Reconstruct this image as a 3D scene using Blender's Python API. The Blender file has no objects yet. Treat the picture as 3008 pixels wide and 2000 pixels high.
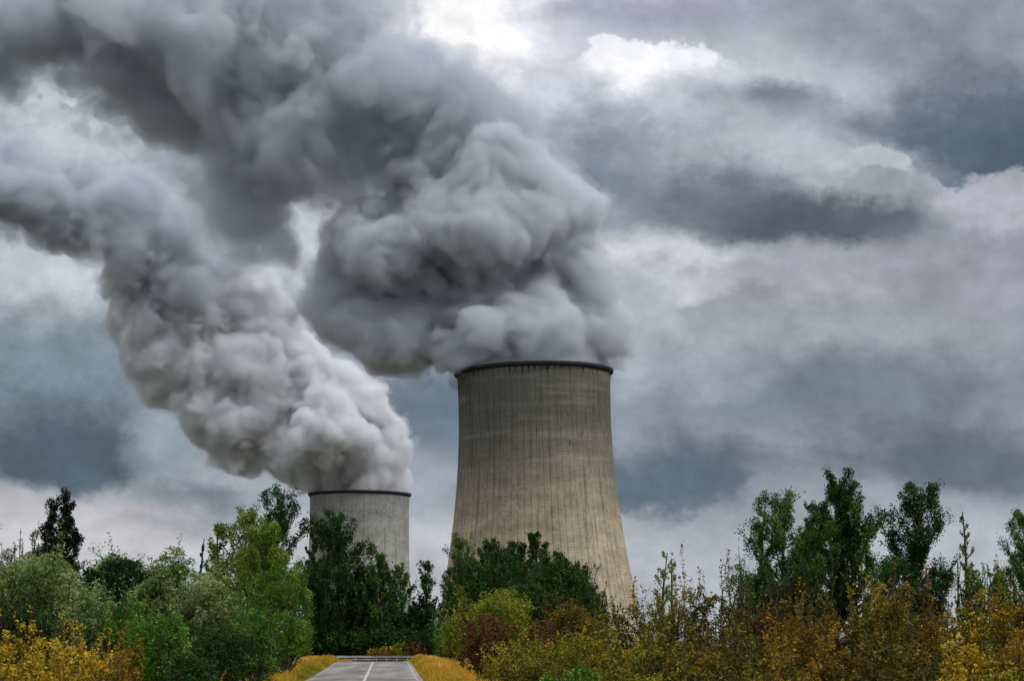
import bpy, math, random
import numpy as np
from mathutils import Vector, Matrix

R = math.radians
scn = bpy.context.scene
COL = scn.collection

# ------------------------------------------------------------------ camera
F = 5600.0                      # focal length in photo pixels (photo 3008 x 2000)
PITCH = math.atan(900.0 / F)
K = 3008 / 2358.0               # overview pixel -> photo pixel
cam_d = bpy.data.cameras.new("camera")
cam = bpy.data.objects.new("camera", cam_d)
COL.objects.link(cam)
cam_d.sensor_width = 36.0
cam_d.lens = F / 3008.0 * 36.0
cam_d.clip_start = 0.5
cam_d.clip_end = 30000.0
cam.location = (0, 0, 0)
cam.rotation_euler = (math.pi / 2 + PITCH, 0, 0)
scn.camera = cam
CP, SP = math.cos(PITCH), math.sin(PITCH)


def at(dx, dy, D):
    """overview pixel (2358 wide) at depth Y=D -> world point"""
    x = (dx * K - 1504) / F
    u = (1000 - dy * K) / F
    d = Vector((x, CP - u * SP, SP + u * CP))
    return d * (D / d.y)


# ------------------------------------------------------------------ light
SUN_ROT, SUN_EL = 118.0, 50.0   # azimuth clockwise from +Y, elevation
SUN_STRENGTH = 1.5
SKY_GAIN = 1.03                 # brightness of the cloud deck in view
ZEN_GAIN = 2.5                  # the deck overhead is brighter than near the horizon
scn.view_settings.view_transform = 'Standard'
scn.view_settings.look = 'None'
scn.view_settings.exposure = 0.0
scn.view_settings.gamma = 1.0
scn.cycles.max_bounces = 8
scn.cycles.diffuse_bounces = 2
scn.cycles.glossy_bounces = 1
scn.cycles.transmission_bounces = 3
scn.cycles.volume_bounces = 6
scn.cycles.use_adaptive_sampling = True
scn.cycles.adaptive_threshold = 0.03
scn.cycles.adaptive_min_samples = 16
scn.cycles.transparent_max_bounces = 24
scn.cycles.volume_max_steps = 256

sun_d = bpy.data.lights.new("sun", 'SUN')
sun_d.energy = SUN_STRENGTH
sun_d.angle = R(10)
sun_d.color = (1.0, 0.985, 0.96)
sun = bpy.data.objects.new("sun", sun_d)
COL.objects.link(sun)
a, e = R(SUN_ROT), R(SUN_EL)
sdir = Vector((math.sin(a) * math.cos(e), math.cos(a) * math.cos(e), math.sin(e)))
sun.rotation_euler = sdir.to_track_quat('Z', 'Y').to_euler()


# ---- tiny expression layer over shader math nodes
class Ex:
    def __init__(s, nt, sock): s.nt, s.s = nt, sock
    def _op(s, op, *o, clamp=False):
        n = s.nt.nodes.new('ShaderNodeMath'); n.operation = op; n.use_clamp = clamp
        for i, v in enumerate((s,) + o):
            if isinstance(v, Ex): s.nt.links.new(v.s, n.inputs[i])
            else: n.inputs[i].default_value = v
        return Ex(s.nt, n.outputs[0])
    def __add__(s, o): return s._op('ADD', o)
    __radd__ = __add__
    def __sub__(s, o): return s._op('SUBTRACT', o)
    def __rsub__(s, o): return (s * -1.0) + o
    def __mul__(s, o): return s._op('MULTIPLY', o)
    __rmul__ = __mul__
    def __truediv__(s, o): return s._op('DIVIDE', o)
    def max(s, o): return s._op('MAXIMUM', o)
    def min(s, o): return s._op('MINIMUM', o)
    def abs(s): return s._op('ABSOLUTE')
    def sqrt(s): return s._op('SQRT')
    def gt(s, o): return s._op('GREATER_THAN', o)
    def pow(s, o): return s._op('POWER', o)
    def fract(s): return s._op('FRACT')
    def smooth(s, lo, hi, tl=0.0, th=1.0):
        n = s.nt.nodes.new('ShaderNodeMapRange'); n.interpolation_type = 'SMOOTHSTEP'
        s.nt.links.new(s.s, n.inputs['Value'])
        for nm, v in (('From Min', lo), ('From Max', hi), ('To Min', tl), ('To Max', th)):
            if isinstance(v, Ex): s.nt.links.new(v.s, n.inputs[nm])
            else: n.inputs[nm].default_value = v
        return Ex(s.nt, n.outputs['Result'])


def comb(nt, x, y, z):
    n = nt.nodes.new('ShaderNodeCombineXYZ')
    for i, v in enumerate((x, y, z)):
        if isinstance(v, Ex): nt.links.new(v.s, n.inputs[i])
        else: n.inputs[i].default_value = v
    return n.outputs[0]


def noise(nt, vec, scale, detail=4, rough=0.5, dist=0.0, out='Fac'):
    n = nt.nodes.new('ShaderNodeTexNoise')
    n.inputs['Scale'].default_value = scale
    n.inputs['Detail'].default_value = detail
    n.inputs['Roughness'].default_value = rough
    n.inputs['Distortion'].default_value = dist
    nt.links.new(vec, n.inputs['Vector'])
    if out == 'Fac': return Ex(nt, n.outputs[0])
    sp = nt.nodes.new('ShaderNodeSeparateColor'); nt.links.new(n.outputs['Color'], sp.inputs[0])
    return Ex(nt, sp.outputs[0]), Ex(nt, sp.outputs[1])


def lin(c):
    c = [x / 255.0 for x in c]
    return tuple(x / 12.92 if x <= 0.04045 else ((x + 0.055) / 1.055) ** 2.4 for x in c) + (1.0,)


def mixc(nt, fac, a, b, blend='MIX'):
    n = nt.nodes.new('ShaderNodeMix'); n.data_type = 'RGBA'; n.blend_type = blend
    if isinstance(fac, Ex): nt.links.new(fac.s, n.inputs[0])
    else: n.inputs[0].default_value = fac
    for i, v in ((6, a), (7, b)):
        if isinstance(v, (tuple, list)): n.inputs[i].default_value = v
        else: nt.links.new(v, n.inputs[i])
    return n.outputs[2]


world = bpy.data.worlds.new("World"); scn.world = world
world.use_nodes = True
nt = world.node_tree; nt.nodes.clear()
tc = nt.nodes.new('ShaderNodeTexCoord')
sp = nt.nodes.new('ShaderNodeSeparateXYZ'); nt.links.new(tc.outputs['Generated'], sp.inputs[0])
X, Y, Z = (Ex(nt, sp.outputs[i]) for i in range(3))
Yc = Y.abs().max(0.12)
U = X / Yc
V = Z / Yc
uv = comb(nt, U, V * 1.25, 0.0)
w1, w2 = noise(nt, uv, 7.0, 3, 0.55, out='Color')
f1, f2 = noise(nt, uv, 22.0, 7, 0.62, out='Color')
b1 = noise(nt, uv, 38.0, 6, 0.62)
b2 = (noise(nt, uv, 75.0, 5, 0.6) - 0.5).abs() * 2.0
Uw = U + (w1 - 0.5) * 0.10 + (f1 - 0.5) * 0.05
Vw = V + (w2 - 0.5) * 0.048 + (f2 - 0.5) * 0.034
# cloud masses of the deck: centre and half-size in overview pixels (turned into sky directions), softness up / down, colour
SKYB = [
    (1180, 600, 1700, 900, .5, .5, (160, 165, 175)),
    (1750, 1330, 1500, 130, .7, .7, (192, 196, 203)),
    (300, 1300, 700, 160, .6, .6, (196, 196, 200)),
    (1350, 160, 330, 300, .7, .7, (205, 208, 220)),
    (1090, 40, 250, 190, .6, .8, (236, 238, 246)),
    (1060, 50, 180, 130, .5, .6, (255, 255, 255)),
    (1740, 150, 300, 110, .7, .7, (200, 204, 213)),
    (2200, 40, 320, 120, .8, .8, (158, 161, 174)),
    (1520, 10, 260, 45, .8, .8, (178, 180, 195)),
    (1510, 135, 125, 62, .12, .9, (246, 247, 252)),
    (1480, 150, 60, 34, .2, .9, (252, 252, 255)),
    (1600, 210, 160, 60, .8, .8, (196, 200, 210)),
    (1790, 215, 150, 38, .7, .8, (146, 151, 163)),
    (1390, 380, 110, 130, .7, .6, (142, 154, 165)),
    (2260, 300, 250, 130, .6, .6, (122, 134, 147)),
    (2280, 350, 180, 95, .6, .6, (106, 120, 134)),
    (2170, 430, 60, 60, .6, .6, (112, 126, 140)),
    (1640, 330, 210, 60, .6, .8, (184, 187, 197)),
    (1870, 370, 260, 100, .35, .7, (190, 194, 203)),
    (2045, 375, 75, 65, .14, .7, (200, 203, 211)),
    (2110, 455, 95, 65, .16, .7, (180, 184, 193)),
    (1640, 440, 190, 80, .8, .6, (146, 152, 162)),
    (1740, 480, 250, 80, .8, .4, (124, 131, 141)),
    (1930, 500, 250, 62, .8, .35, (118, 125, 135)),
    (1600, 520, 130, 40, .8, .4, (136, 143, 153)),
    (1830, 515, 180, 42, .8, .3, (106, 113, 123)),
    (2070, 515, 110, 32, .8, .5, (120, 127, 137)),
    (1960, 410, 110, 34, .3, .9, (188, 191, 200)),
    (2050, 420, 70, 40, .2, .9, (176, 180, 189)),
    (1500, 610, 210, 75, .5, .9, (226, 227, 232)),
    (1470, 620, 110, 60, .6, .9, (236, 236, 240)),
    (1950, 620, 420, 70, .4, .9, (178, 180, 190)),
    (2240, 450, 60, 40, .12, .9, (186, 189, 198)),
    (2310, 470, 140, 85, .15, .9, (188, 190, 200)),
    (2330, 560, 130, 50, .7, .8, (160, 163, 173)),
    (1750, 690, 240, 26, .7, .7, (160, 163, 173)),
    (2120, 800, 200, 40, .6, .8, (160, 165, 175)),
    (2250, 640, 250, 110, .7, .9, (166, 168, 178)),
    (1850, 680, 130, 40, .8, .8, (192, 193, 197)),
    (1850, 770, 360, 80, .8, .8, (174, 177, 186)),
    (1900, 910, 420, 90, .8, .7, (138, 149, 159)),
    (1510, 860, 130, 60, .8, .8, (166, 174, 184)),
    (1560, 1090, 230, 66, .8, .25, (112, 126, 138)),
    (2200, 1060, 300, 75, .8, .4, (120, 131, 142)),
    (1900, 1160, 220, 32, .8, .8, (166, 173, 182)),
    (1480, 700, 90, 120, .8, .8, (188, 192, 201)),
    (980, 950, 120, 90, .8, .8, (122, 136, 150)),
    (1000, 1120, 120, 60, .8, .8, (172, 178, 188)),
    (1000, 1240, 120, 50, .8, .8, (206, 208, 214)),
    (120, 660, 280, 110, .7, .9, (206, 211, 217)),
    (120, 850, 300, 110, .8, .8, (140, 155, 165)),
    (180, 1010, 270, 105, .8, .3, (98, 112, 123)),
    (430, 980, 90, 120, .7, .7, (158, 170, 178)),
    (480, 1150, 140, 40, .6, .6, (120, 132, 143)),
    (180, 1170, 300, 45, .7, .7, (192, 191, 195)),
    (400, 1200, 120, 28, .8, .6, (160, 164, 170)),
    (120, 1250, 330, 70, .7, .7, (206, 205, 209)),
    (560, 1270, 130, 50, .7, .7, (196, 200, 206)),
    (170, 250, 200, 140, .6, .6, (206, 212, 219)),
    (480, 480, 160, 190, .7, .7, (158, 168, 176)),
    (720, 560, 120, 170, .6, .6, (214, 218, 224)),
    (620, 720, 120, 80, .7, .7, (200, 204, 212)),
]
col = lin((170, 175, 185))
for (cx, cy, rx, ry, st, sb, c) in SKYB:
    p = at(cx, cy, 1.0)
    du = (U if False else Uw) - p.x
    dv = Vw - p.z
    q = ((du * (K and (F / K / rx))).pow(2.0) + (dv * (F / K / ry)).pow(2.0)).sqrt() + (b1 - 0.5) * 0.62 - b2 * 0.34
    s_ = dv.smooth(-0.25 * ry * K / F, 0.25 * ry * K / F, sb, st)
    m = q.smooth(1.0 + s_, 1.0 - s_)
    col = mixc(nt, m, col, lin(c))
# fine mottling of the vapour
g1 = noise(nt, uv, 60.0, 8, 0.65)
lum = ((g1 - 0.5) * 0.42 + 1.0) * ((f2 - 0.5) * 0.75 + 1.0) * ((w1 - 0.5) * 0.3 + 1.0)
deck = mixc(nt, 1.0, col, comb(nt, lum, lum, lum), 'MULTIPLY')
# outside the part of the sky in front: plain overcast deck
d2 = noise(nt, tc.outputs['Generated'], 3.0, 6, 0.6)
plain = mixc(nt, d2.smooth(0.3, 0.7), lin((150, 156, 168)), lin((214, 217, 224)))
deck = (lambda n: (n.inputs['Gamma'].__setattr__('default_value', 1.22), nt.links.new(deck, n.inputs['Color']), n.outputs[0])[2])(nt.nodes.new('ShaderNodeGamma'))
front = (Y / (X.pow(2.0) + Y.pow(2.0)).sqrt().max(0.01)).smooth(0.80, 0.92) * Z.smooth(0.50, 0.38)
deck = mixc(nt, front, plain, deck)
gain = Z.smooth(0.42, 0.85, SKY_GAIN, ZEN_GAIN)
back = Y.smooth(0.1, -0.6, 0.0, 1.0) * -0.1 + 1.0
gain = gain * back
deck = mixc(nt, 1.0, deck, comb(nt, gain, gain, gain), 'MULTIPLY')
sky = nt.nodes.new('ShaderNodeTexSky'); sky.sky_type = 'NISHITA'
sky.sun_disc = False; sky.sun_elevation = e; sky.sun_rotation = a
skb = nt.nodes.new('ShaderNodeBackground'); skb.inputs['Strength'].default_value = 0.06
nt.links.new(sky.outputs[0], skb.inputs['Color'])
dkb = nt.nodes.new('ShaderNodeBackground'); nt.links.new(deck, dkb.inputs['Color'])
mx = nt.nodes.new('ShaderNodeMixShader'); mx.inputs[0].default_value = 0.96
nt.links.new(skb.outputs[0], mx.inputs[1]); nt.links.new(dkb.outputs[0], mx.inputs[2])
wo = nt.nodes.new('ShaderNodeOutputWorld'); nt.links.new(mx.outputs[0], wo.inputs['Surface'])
world.cycles.sampling_method = 'MANUAL'
world.cycles.sample_map_resolution = 512


# ------------------------------------------------------------------ helpers
def mesh_obj(name, V, Fc, mat, parent=None, smooth=False, loc=(0, 0, 0), face_attr=None, rot=None):
    me = bpy.data.meshes.new(name)
    V = np.asarray(V, dtype=np.float32)
    if isinstance(Fc, np.ndarray):
        nf, k = Fc.shape
        me.vertices.add(len(V)); me.vertices.foreach_set('co', V.ravel())
        me.loops.add(nf * k); me.loops.foreach_set('vertex_index', Fc.astype(np.int32).ravel())
        me.polygons.add(nf)
        me.polygons.foreach_set('loop_start', np.arange(0, nf * k, k, dtype=np.int32))
        me.update(calc_edges=True)
    else:
        me.from_pydata([tuple(map(float, v)) for v in V], [], [tuple(f) for f in Fc])
    me.validate()
    if smooth:
        me.polygons.foreach_set('use_smooth', np.ones(len(me.polygons), dtype=bool))
    if face_attr is not None:
        for nm, arr in face_attr.items():
            at_ = me.attributes.new(nm, 'FLOAT', 'FACE')
            at_.data.foreach_set('value', arr.astype(np.float32))
    o = bpy.data.objects.new(name, me); COL.objects.link(o)
    o.location = loc
    if mat: me.materials.append(mat)
    if parent: o.parent = parent
    return o


def empty(name, loc):
    o = bpy.data.objects.new(name, None); COL.objects.link(o); o.location = loc
    o.empty_display_size = 0.5
    return o


def tag(o, label=None, cat=None, group=None, kind=None):
    if label: o['label'] = label
    if cat: o['category'] = cat
    if group: o['group'] = group
    if kind: o['kind'] = kind
    return o


def new_mat(name):
    m = bpy.data.materials.new(name); m.use_nodes = True
    t = m.node_tree; t.nodes.clear()
    out = t.nodes.new('ShaderNodeOutputMaterial')
    return m, t, out


def ramp(nt, fac, stops):
    n = nt.nodes.new('ShaderNodeValToRGB')
    el = n.color_ramp.elements
    while len(el) < len(stops): el.new(0.5)
    for i, (p, c) in enumerate(stops):
        el[i].position = p; el[i].color = tuple(c[:3]) + (1.0,)
    nt.links.new(fac.s if isinstance(fac, Ex) else fac, n.inputs[0])
    return n.outputs[0]


def principled(nt, out, color, rough=0.8, spec=0.3):
    b = nt.nodes.new('ShaderNodeBsdfPrincipled')
    if isinstance(color, (tuple, list)): b.inputs['Base Color'].default_value = tuple(color[:3]) + (1,)
    else: nt.links.new(color, b.inputs['Base Color'])
    b.inputs['Roughness'].default_value = rough
    b.inputs['Specular IOR Level'].default_value = spec
    nt.links.new(b.outputs[0], out.inputs['Surface'])
    return b


def bump(nt, b, h, strength, dist):
    n = nt.nodes.new('ShaderNodeBump'); n.inputs['Strength'].default_value = strength
    n.inputs['Distance'].default_value = dist
    nt.links.new(h.s if isinstance(h, Ex) else h, n.inputs['Height'])
    nt.links.new(n.outputs[0], b.inputs['Normal'])


def ocoord(nt):
    t = nt.nodes.new('ShaderNodeTexCoord')
    s = nt.nodes.new('ShaderNodeSeparateXYZ'); nt.links.new(t.outputs['Object'], s.inputs[0])
    return t.outputs['Object'], Ex(nt, s.outputs[0]), Ex(nt, s.outputs[1]), Ex(nt, s.outputs[2])


def gcoord(nt):
    g = nt.nodes.new('ShaderNodeNewGeometry')
    s = nt.nodes.new('ShaderNodeSeparateXYZ'); nt.links.new(g.outputs['Position'], s.inputs[0])
    return g.outputs['Position'], Ex(nt, s.outputs[0]), Ex(nt, s.outputs[1]), Ex(nt, s.outputs[2])


# ------------------------------------------------------------------ 3-D gradient noise (numpy)
def perlin(P, seed):
    P = P.astype(np.float32)
    i = np.floor(P).astype(np.int64); f = P - i
    u = f * f * f * (f * (f * 6 - 15) + 10)
    def h(ix, iy, iz):
        n = (ix * 374761393 + iy * 668265263 + iz * 2147483647 + seed * 1274126177) & 0xffffffff
        n = ((n ^ (n >> 13)) * 1274126177) & 0xffffffff
        n = n ^ (n >> 16)
        return n
    def g(ox, oy, oz):
        n = h(i[..., 0] + ox, i[..., 1] + oy, i[..., 2] + oz)
        a_ = (n & 1023) * (2 * math.pi / 1024); z_ = ((n >> 10) & 1023) / 511.5 - 1
        r_ = np.sqrt(np.maximum(0, 1 - z_ * z_))
        return (r_ * np.cos(a_) * (f[..., 0] - ox) + r_ * np.sin(a_) * (f[..., 1] - oy) + z_ * (f[..., 2] - oz)).astype(np.float32)
    def L(a_, b_, t): return a_ + (b_ - a_) * t
    x0 = L(L(g(0, 0, 0), g(1, 0, 0), u[..., 0]), L(g(0, 1, 0), g(1, 1, 0), u[..., 0]), u[..., 1])
    x1 = L(L(g(0, 0, 1), g(1, 0, 1), u[..., 0]), L(g(0, 1, 1), g(1, 1, 1), u[..., 0]), u[..., 1])
    return L(x0, x1, u[..., 2])


def surface_nets(D, org, h):
    S = D < 0
    nx, ny, nz = D.shape
    cs = (nx - 1, ny - 1, nz - 1)
    acc = np.zeros(cs + (3,), np.float32); cnt = np.zeros(cs, np.float32)
    offs = [(a_, b_, c_) for a_ in (0, 1) for b_ in (0, 1) for c_ in (0, 1)]
    def sl(A, o): return A[o[0]:o[0] + cs[0], o[1]:o[1] + cs[1], o[2]:o[2] + cs[2]]
    for o in offs:
        for ax in range(3):
            if o[ax]: continue
            p = list(o); p[ax] = 1
            s0, s1 = sl(S, o), sl(S, p); m = s0 != s1
            d0, d1 = sl(D, o)[m], sl(D, p)[m]
            t = d0 / (d0 - d1)
            q = np.tile(np.array(o, np.float32), (len(t), 1)); q[:, ax] = t
            acc[m] += q; cnt[m] += 1
    act = cnt > 0
    idx = -np.ones(cs, np.int64); idx[act] = np.arange(act.sum())
    cell = np.argwhere(act).astype(np.float32)
    V = (cell + acc[act] / cnt[act][:, None]) * h + np.array(org, np.float32)
    quads = []
    for ax in range(3):
        b_, c_ = [(1, 2), (2, 0), (0, 1)][ax]
        A = [slice(1, -1)] * 3; A[ax] = slice(0, -1)
        B = [slice(1, -1)] * 3; B[ax] = slice(1, None)
        s0, s1 = S[tuple(A)], S[tuple(B)]
        w = np.argwhere(s0 != s1)
        sgn = s0[tuple(w.T)]
        w = w.copy(); w[:, b_] += 1; w[:, c_] += 1
        def cid(ob, oc):
            q = w.copy(); q[:, b_] += ob; q[:, c_] += oc
            return idx[q[:, 0], q[:, 1], q[:, 2]]
        f = np.stack([cid(-1, -1), cid(0, -1), cid(0, 0), cid(-1, 0)], 1)
        f[~sgn] = f[~sgn][:, ::-1]
        quads.append(f)
    Q = np.concatenate(quads); Q = Q[(Q >= 0).all(1)]
    return V, Q


def plume_mesh(blobs, D0, h, seed, octs, floor=None, veil=None):
    rng = np.random.default_rng(seed)
    C, Rr = [], []
    for b in blobs:
        x, y, r = b[:3]; off = b[3] if len(b) > 3 else 0.0
        C.append(at(x, y, D0 + off)); Rr.append(r * K / F * D0)
    C = np.array([list(c) for c in C], np.float32); Rr = np.array(Rr, np.float32)
    pad = 22
    lo = (C - Rr[:, None]).min(0) - pad; hi = (C + Rr[:, None]).max(0) + pad
    n = np.ceil((hi - lo) / h).astype(int)
    ax = [lo[i] + h * np.arange(n[i] + 1, dtype=np.float32) for i in range(3)]
    G = np.stack(np.meshgrid(*ax, indexing='ij'), -1)
    W = G.reshape(-1, 3)
    E = np.zeros(len(W), np.float32); k = 7.0
    shp = G.shape[:3]; E = E.reshape(shp)
    for c, r in zip(C, Rr):
        i0 = np.maximum(0, ((c - r - 45 - lo) / h).astype(int)); i1 = np.minimum(n, ((c + r + 45 - lo) / h).astype(int)) + 1
        s = tuple(slice(i0[j], i1[j]) for j in range(3))
        d = np.sqrt(((G[s] - c) ** 2).sum(-1)) - r
        E[s] += np.exp(np.clip(-d / k, -20, 6))
    D = -k * np.log(E + 1e-9)
    near = D < 40
    near &= D > -40
    P = G[near]
    wv = np.stack([perlin(P / 60.0, seed + 50 + i) for i in range(3)], -1) * 16
    P2 = P + wv
    dd = np.zeros(len(P), np.float32)
    for j, (lam, amp) in enumerate(octs):
        nz_ = np.abs(perlin(P2 / lam, seed + j)) * 2.2
        dd += amp * (nz_ - 0.45)
    D[near] -= dd
    DV = DC = None
    if veil:
        DC = D + veil[2]; DC[near] += 2.4 * perlin(P / 14.0, seed + 31)
    if veil:                       # ragged thin vapour round the dense steam
        dv = np.full(len(P), veil[0], np.float32)
        P3 = P + wv * 0.7
        for j, (lam, amp) in enumerate(veil[1]):
            dv += amp * perlin(P3 / lam * np.array([1, 1, 1.15]), seed + 20 + j)
        DV = D.copy(); DV[near] -= dv
    if floor is not None:          # nothing below this height inside the circle of the tower mouth
        cx, cy, rr, zf = floor
        rad = np.sqrt((G[..., 0] - cx) ** 2 + (G[..., 1] - cy) ** 2)
        D = np.maximum(D, np.where(rad < rr - 5, zf - 4 - G[..., 2], zf + 2.0 - G[..., 2] - 0.8 * np.maximum(0, rad - rr - 3)))
        if DV is not None: DV = np.maximum(DV, np.where(rad < rr - 5, zf - 4 - G[..., 2], zf + 2.0 - G[..., 2] - 0.8 * np.maximum(0, rad - rr - 3)))
    res = []
    for A in (D, DV, DC):
        if A is None: continue
        A[0], A[-1], A[:, 0], A[:, -1], A[:, :, 0], A[:, :, -1] = 5, 5, 5, 5, 5, 5
        res.append(surface_nets(A, lo, h))
    return res


def steam_mat(name, density, albedo, skin, aniso=0.0):
    m, t, out = new_mat(name)
    v = t.nodes.new('ShaderNodeVolumeScatter')
    pv = t.nodes.new('ShaderNodeVolumePrincipled')
    t.nodes.remove(v)
    pv.inputs['Color'].default_value = albedo + (1,)
    pv.inputs['Density'].default_value = density
    pv.inputs['Anisotropy'].default_value = aniso
    t.links.new(pv.outputs[0], out.inputs['Volume'])
    tr = t.nodes.new('ShaderNodeBsdfTransparent')
    df = t.nodes.new('ShaderNodeBsdfDiffuse'); df.inputs['Color'].default_value = (0.8, 0.8, 0.82, 1)
    mxs = t.nodes.new('ShaderNodeMixShader'); mxs.inputs[0].default_value = skin
    t.links.new(tr.outputs[0], mxs.inputs[1]); t.links.new(df.outputs[0], mxs.inputs[2])
    t.links.new(mxs.outputs[0], out.inputs['Surface'])
    return m


# ------------------------------------------------------------------ cooling towers
def concrete_mat(name, tan, grey, stain):
    m, t, out = new_mat(name)
    vec, x, y, z = ocoord(t)
    ang = x._op('ARCTAN2', y * -1.0)
    arc = ang * 46.0
    cyl = comb(t, arc, 0.0, z)
    # height-wise weathering
    big = noise(t, comb(t, arc * 0.02, 3.0, z * 0.02), 1.0, 3, 0.5)
    hz = (z * (1 / 178.0) + (big - 0.5) * 0.35)
    base = mixc(t, hz.smooth(0.28, 0.82), lin(tan), lin(grey))
    pat = noise(t, comb(t, arc * 0.08, 7.0, z * 0.10), 1.0, 5, 0.6)
    base = mixc(t, pat.smooth(0.3, 0.75) * 0.5, base, lin((92, 88, 80)))
    gr = noise(t, comb(t, arc * 0.35, 3.0, z * 0.45), 1.0, 4, 0.7)
    base = mixc(t, gr.smooth(0.42, 0.7) * 0.38, base, lin((84, 80, 70)))
    # broad pour bands
    band = noise(t, comb(t, arc * 0.012, 1.0, z * 0.12), 1.0, 4, 0.7)
    base = mixc(t, band.smooth(0.45, 0.75) * 0.22, base, lin((205, 196, 176)))
    # formwork joints: thin rings each 1.6 m, broken up
    ring = ((z / 1.75).fract() - 0.5).abs().smooth(0.36, 0.5)
    brk = noise(t, comb(t, arc * 0.16, 5.0, z * 0.35), 1.0, 5, 0.7).smooth(0.42, 0.66)
    base = mixc(t, ring * brk * 0.5, base, lin(stain))
    # regular meridian lines
    mer = ((arc / 3.6).fract() - 0.5).abs().smooth(0.40, 0.5)
    mbr = noise(t, comb(t, arc * 0.27, 9.0, z * 0.16), 1.0, 6, 0.75).smooth(0.34, 0.62)
    base = mixc(t, mer * mbr * 0.72, base, lin(stain))
    # long run-off streaks and short black drips
    stv = noise(t, comb(t, arc * 0.45, 2.0, z * 0.018), 1.0, 6, 0.7).smooth(0.50, 0.66)
    base = mixc(t, stv * 0.5, base, lin(stain))
    dr = noise(t, comb(t, arc * 1.1, 4.0, z * 0.11), 1.0, 3, 0.5)  .smooth(0.61, 0.70)
    top = noise(t, comb(t, arc * 0.02, 11.0, z * 0.03), 1.0, 2, 0.5) + (z * (1 / 178.0) - 0.75).abs() * -0.9
    base = mixc(t, dr * top.smooth(0.30, 0.45) * 0.9, base, lin((28, 27, 26)))
    # drips from the rim
    rimd = noise(t, comb(t, arc * 1.3, 6.0, z * 0.015), 1.0, 3, 0.6)
    base = mixc(t, (rimd + (z - RIM_REF).smooth(-16, 0) * 0.28).smooth(0.72, 0.80) * 0.9, base, lin((24, 24, 24)))
    b = principled(t, out, base, 0.9, 0.2)
    bump(t, b, (mer * -0.6 + ring * -0.5 + pat * 0.4), 0.35, 0.25)
    return m


RIM_REF = 176.0


def lathe(prof, n, close=False):
    V, Fc = [], []
    for r, z in prof:
        for i in range(n):
            t = 2 * math.pi * i / n
            V.append((r * math.cos(t), r * math.sin(t), z))
    m = len(prof)
    for j in range(m if close else m - 1):
        j2 = (j + 1) % m
        for i in range(n):
            i2 = (i + 1) % n
            Fc.append((j * n + i, j * n + i2, j2 * n + i2, j2 * n + i))
    return V, Fc


def tube(pts, rad, sides=6):
    """one tube along pts (numpy)"""
    pts = np.asarray(pts, float); n = len(pts)
    rad = np.broadcast_to(np.asarray(rad, float), (n,))
    T = np.gradient(pts, axis=0); T /= np.linalg.norm(T, axis=1)[:, None] + 1e-9
    up = np.array([0.13, 0.21, 0.97]); up = np.where(np.abs(T @ up)[:, None] > 0.95, np.array([1.0, 0, 0]), up)
    A = np.cross(T, up); A /= np.linalg.norm(A, axis=1)[:, None] + 1e-9
    B = np.cross(T, A)
    t = np.arange(sides) * 2 * math.pi / sides
    V = (pts[:, None] + rad[:, None, None] * (np.cos(t)[None, :, None] * A[:, None] + np.sin(t)[None, :, None] * B[:, None])).reshape(-1, 3)
    i = np.arange(n - 1)[:, None] * sides; j = np.arange(sides)[None]; j2 = (j + 1) % sides
    Fc = np.stack([i + j, i + j2, i + sides + j2, i + sides + j], -1).reshape(-1, 4)
    return V, Fc


def merge(parts):
    Vs, Fs, o = [], [], 0
    for V, Fc in parts:
        Vs.append(np.asarray(V, float)); Fs.append(np.asarray(Fc) + o); o += len(V)
    return np.concatenate(Vs), np.concatenate(Fs)


rimdark, t_, o_ = new_mat("dark_rim_concrete")
vec, x, y, z = gcoord(t_)
nn = noise(t_, vec, 0.5, 4, 0.6)
principled(t_, o_, mixc(t_, nn, lin((30, 30, 31)), lin((64, 64, 66))), 0.85)
galv, t_, o_ = new_mat("galvanised_steel")
vec, x, y, z = gcoord(t_)
nn = noise(t_, vec, 3.0, 3, 0.6)
gb = principled(t_, o_, mixc(t_, nn, lin((158, 160, 162)), lin((206, 207, 208))), 0.5, 0.5)


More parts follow.
